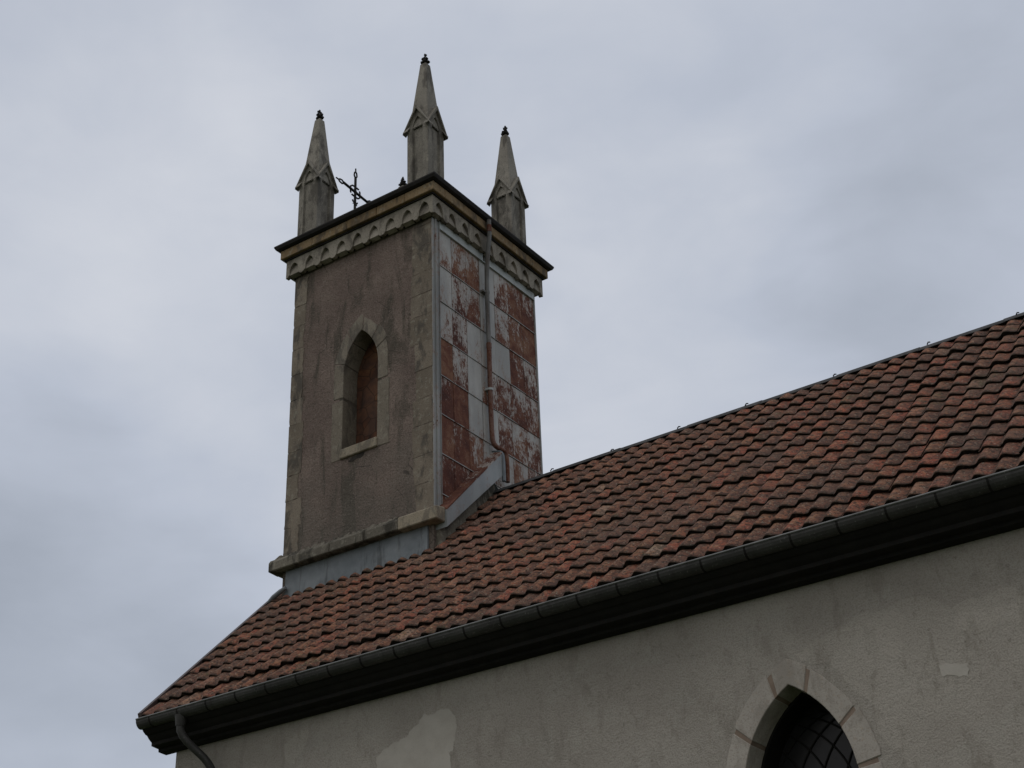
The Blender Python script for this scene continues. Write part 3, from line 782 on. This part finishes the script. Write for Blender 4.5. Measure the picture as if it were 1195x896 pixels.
# --- cornice: frieze of small arches, ochre band, dark slab
fr = MB()
def side_map(k):
    # local (along, z, out) for the four sides, along runs -L..L around the tower centre
    cx = TW/2
    if k == 0: return lambda a, b, d: (cx+a, -H-d, b)
    if k == 1: return lambda a, b, d: (TW+d, a, b)
    if k == 2: return lambda a, b, d: (cx-a, H+d, b)
    return lambda a, b, d: (-d, -a, b)
FO = .11; L = H+FO; Zb, Zt = 14.385, 14.70; NA = 9
for k in range(4):
    mp = side_map(k); step = 2*L/NA
    xs_ = [-L+step*(i+.5) for i in range(NA)]
    # plate with pointed niches open at the bottom
    for i, xc in enumerate(xs_):
        hw = .086+random.uniform(-.005, .005)
        A = arch(xc, hw, 14.475, 14.622+random.uniform(-.010, .010), 5, Zb+.028)
        dp_ = random.uniform(-.006, .006)
        seg = [(xc-step/2, Zb-.014+dp_), (xc-step/2+.028, Zb-.010+dp_), (xc-hw-.014, Zb+.022), (xc-hw-.004, Zb+.026)]+A+[(xc+hw+.004, Zb+.026), (xc+hw+.014, Zb+.022), (xc+step/2-.028, Zb-.010), (xc+step/2, Zb-.014)]
        top_ = [(x, Zt) for x, z in seg]
        n = len(seg)
        front = [mp(x, z, FO) for x, z in seg]; ftop = [mp(x, z, FO) for x, z in top_]; back = [mp(x, z, .048) for x, z in seg]
        # keep the front facets as simple quads
        fs = [(j, j+1, n+j+1, n+j) for j in range(n-1) if seg[j+1][0]-seg[j][0] > 1e-6]
        fr.add(front+ftop, fs); fr.add(front+back, [(j, j+1, n+j+1, n+j) for j in range(n-1)])
        # sloped back of each niche
        fr.add([mp(xc-hw, Zb+.028, .100), mp(xc+hw, Zb+.028, .100), mp(xc+hw, 14.60, .058), mp(xc-hw, 14.60, .058)], [(0, 1, 2, 3)])
        fr.add([mp(xc-hw, Zb+.028, .100), mp(xc+hw, Zb+.028, .100), mp(xc+hw, Zb+.0, .03), mp(xc-hw, Zb+.0, .03)], [(0, 1, 2, 3)])
    fr.add([mp(-L, Zb+.02, .054), mp(L, Zb+.02, .054), mp(L, Zt, .054), mp(-L, Zt, .054)], [(0, 1, 2, 3)])
cor = fr.build('arched_frieze', 'cornice', church, 'carved stone frieze of small pointed arches')
def ringbox(mm, o, z0, z1, inner=-.2, splits=None):
    mm.box(-o, TW+o, -H-o, H+o, z0, z1)
m = MB(); ringbox(m, .135, 14.685, 14.716)
m.build('fillet', 'slab', cor)
m = MB()
segs = [-.182, .46, 1.15, 1.72, 2.25, TW+.182]
for a_, b_ in zip(segs[:-1], segs[1:]):
    m.box(a_+.0015, b_-.0015, -H-.182+random.uniform(-.002, .002), -H+.1, 14.712, 14.866)
    m.box(TW-.1, TW+.182+random.uniform(-.002, .002), a_-H+(.09 if a_ > 0 else .282), min(b_-H+.087, H+.18), 14.7125, 14.8655)
m.box(-.18, TW+.10, H, H+.18, 14.713, 14.865); m.box(-.18, .1, -H-.1, H+.1, 14.7135, 14.8645)
m.build('ochre_band', 'ochre', cor, 'ochre stone band', bevel=.008)
m = MB(); o = .255
def ring(o, z): return [(-o, -H-o, z), (TW+o, -H-o, z), (TW+o, H+o, z), (-o, H+o, z)]
rs = [ring(.15, 14.864), ring(.20, 14.866), ring(.235, 14.885), ring(o, 14.925), ring(o, 14.945), ring(o-.02, 14.955), ring(.0, 14.99), ring(-1.2, 15.22)]
vs = [v for r in rs for v in r]; fs = [(0, 3, 2, 1), tuple(len(vs)-4+i for i in range(4))]
for i in range(len(rs)-1):
    for k in range(4): fs.append((i*4+k, i*4+(k+1) % 4, (i+1)*4+(k+1) % 4, (i+1)*4+k))
m.add(vs, fs); m.build('tower_roof', 'slab', church, 'dark overhanging roof sheet of the tower')

# --- pinnacles
PA = .195; Z0 = 14.93; ZG = 16.19; ZA = 16.57; ZT = 17.50
def make_pinnacle():
    root = MB(); a = PA; rec = .032
    root.box(-a+rec, a-rec, -a+rec, a-rec, Z0, 16.2)
    top = lambda x: ZG+(ZA-.04-ZG)*(1-abs(x)/a)
    for k in range(4):
        R = Matrix.Rotation(k*math.pi/2, 3, 'Z')
        mp = lambda x, z, R=R: tuple(R @ Vector((x, -a, z)))
        A = arch(0, .098, 16.14, 16.36, 5, Z0+.16)
        wall_with_arch(root, -a, a, Z0, 0, A, mp, top)
        vs = []
        for x, z in A: vs += [tuple(R @ Vector((x, -a, z))), tuple(R @ Vector((x*.86, -a+rec-.002, z)))]
        root.add(vs, [(2*i, 2*i+1, 2*i+3, 2*i+2) for i in range(len(A)-1)])
        # inner rib of the panel: trefoil cusps
        for sx in (-1, 1):
            root.blob(tuple(R @ Vector((sx*.062, -a+.014, 16.17))), *(abs(c) for c in (R @ Vector((.026, .016, .03)))), 0, 6, 4)
    root.box(-a-.02, a+.02, -a-.02, a+.02, Z0, Z0+.07)
    o = root.build('pinnacle', 'pinn', church, 'grey stone pinnacle with gabled head and dark finial', bevel=.005)
    sp = MB()
    def sq(h, z): return [(-h, -h, z), (h, -h, z), (h, h, z), (-h, h, z)]
    rr = [sq(.186, 16.15), sq(.140, 16.62), sq(.061, ZT-.02), sq(.052, ZT)]
    vs = [v for r in rr for v in r]; fs = [tuple(len(vs)-4+i for i in range(4))]
    for i in range(3):
        for k in range(4): fs.append((i*4+k, i*4+(k+1) % 4, (i+1)*4+(k+1) % 4, (i+1)*4+k))
    sp.add(vs, fs); sp.build('spire', 'pinn', o, bevel=.012)
    for k in range(4):
        R = Matrix.Rotation(k*math.pi/2, 3, 'Z'); gm = MB()
        # small roof behind the gable
        gm.add([tuple(R @ Vector(v)) for v in ((-a, -a+.002, ZG-.03), (a, -a+.002, ZG-.03), (0, -a+.002, ZA-.045), (-a, 0, ZG-.03), (a, 0, ZG-.03), (0, 0, ZA-.045))],
               [(0, 2, 5, 3), (1, 4, 5, 2)])
        for sx in (-1, 1):
            p = Vector((sx*(a+.062), 0, ZG-.085)); q = Vector((0, 0, ZA)); th = .050
            dirv = (q-p).normalized(); nrm = Vector((-dirv.z*sx*-1, 0, abs(dirv.x)))
            nrm = Vector((sx*abs(dirv.z), 0, abs(dirv.x)))
            c4 = [p-nrm*th, p, q+Vector((0, 0, .0)), q-Vector((0, 0, th/abs(dirv.x)))]
            c4 = [p-Vector((0, 0, .022)), p, q, q-Vector((0, 0, .085))]
            gm.hexa([tuple(R @ Vector((v.x, -a-.042, v.z))) for v in c4], [tuple(R @ Vector((v.x, -a+.05, v.z))) for v in c4])
        gm.build('gable', 'pinn', o, bevel=.006)
    f = MB(); f.tube([(0, 0, ZT-.03), (0, 0, ZT+.02), (0, 0, ZT+.12)], [.028, .020, .022], 8)
    for k in range(4):
        t = k*math.pi/2+.4; f.blob((.040*math.cos(t), .040*math.sin(t), ZT+.052+random.uniform(-.01, .01)), .032, .032, .028, 0, 7, 5, .3)
    for k in range(3):
        t = k*2.1+.2; f.blob((.034*math.cos(t), .034*math.sin(t), ZT+.112+random.uniform(-.012, .012)), .030, .030, .027, 0, 7, 5, .3)
    for k in range(2):
        t = k*3.0+1.1; f.blob((.018*math.cos(t), .018*math.sin(t), ZT+.160+k*.02), .024, .024, .024, 0, 7, 5, .3)
    f.blob((-.004, 0, ZT+.205), .017, .017, .024, 0, 7, 5, .2)
    f.build('finial', 'black_stone', o)
    return o
def dup(root, loc, rot):
    r = root.copy(); COL.objects.link(r); r.location = loc; r.rotation_euler = rot
    for ch in root.children:
        c = ch.copy(); COL.objects.link(c); c.parent = r
    return r
pin = make_pinnacle()
pin.location = (.185, -1.115, 0)
for (x, y, rz) in ((2.372, -1.128, 1), (2.352, 1.06, 2), (.14, 1.10, 3)):
    dup(pin, (x, y, 0), (0, 0, rz*math.pi/2))

# --- iron cross on the west edge of the tower roof
m = MB(); CX, CY, CZ = .10, -.10, 16.70
m.tube([(CX, CY, 14.95), (CX, CY, CZ+.30)], .022, 8); m.tube([(CX, CY-.30, CZ+.02), (CX, CY+.34, CZ-.03)], .022, 8)
def loop(c, ax, up):
    c = Vector(c); ax = Vector(ax); up = Vector(up)
    pts = [c, c+ax*.05+up*.035, c+ax*.11+up*.026, c+ax*.14, c+ax*.11-up*.026, c+ax*.05-up*.035, c]
    m.tube(pts, .014, 6); m.tube([c+ax*.14, c+ax*.20], .013, 6)
loop((CX, CY, CZ+.28), (0, 0, 1), (0, 1, 0)); loop((CX, CY-.28, CZ+.01), (0, -1, 0), (0, 0, 1)); loop((CX, CY+.32, CZ), (0, 1, 0), (0, 0, 1))
for sy in (-1, 1):
    for sz in (-1, 1):
        m.tube([(CX, CY+sy*.03, CZ+sz*.10), (CX, CY+sy*.075, CZ+sz*.095), (CX, CY+sy*.085, CZ+sz*.085)], .015, 6)
        m.tube([(CX, CY+sy*.12, CZ+sz*.02), (CX, CY+sy*.115, CZ+sz*.06), (CX, CY+sy*.10, CZ+sz*.07)], .015, 6)
    m.tube([(CX, CY, CZ-.22), (CX, CY+sy*.055, CZ-.21), (CX, CY+sy*.06, CZ-.19)], .014, 6)
    m.tube([(CX, CY, CZ-.20), (CX, CY+sy*.05, CZ-.26)], .009, 6)
m.blob((CX, CY, CZ), .03, .035, .035)
m.build('iron_cross', 'dark_iron', church, 'thin black iron cross with open pointed ends')
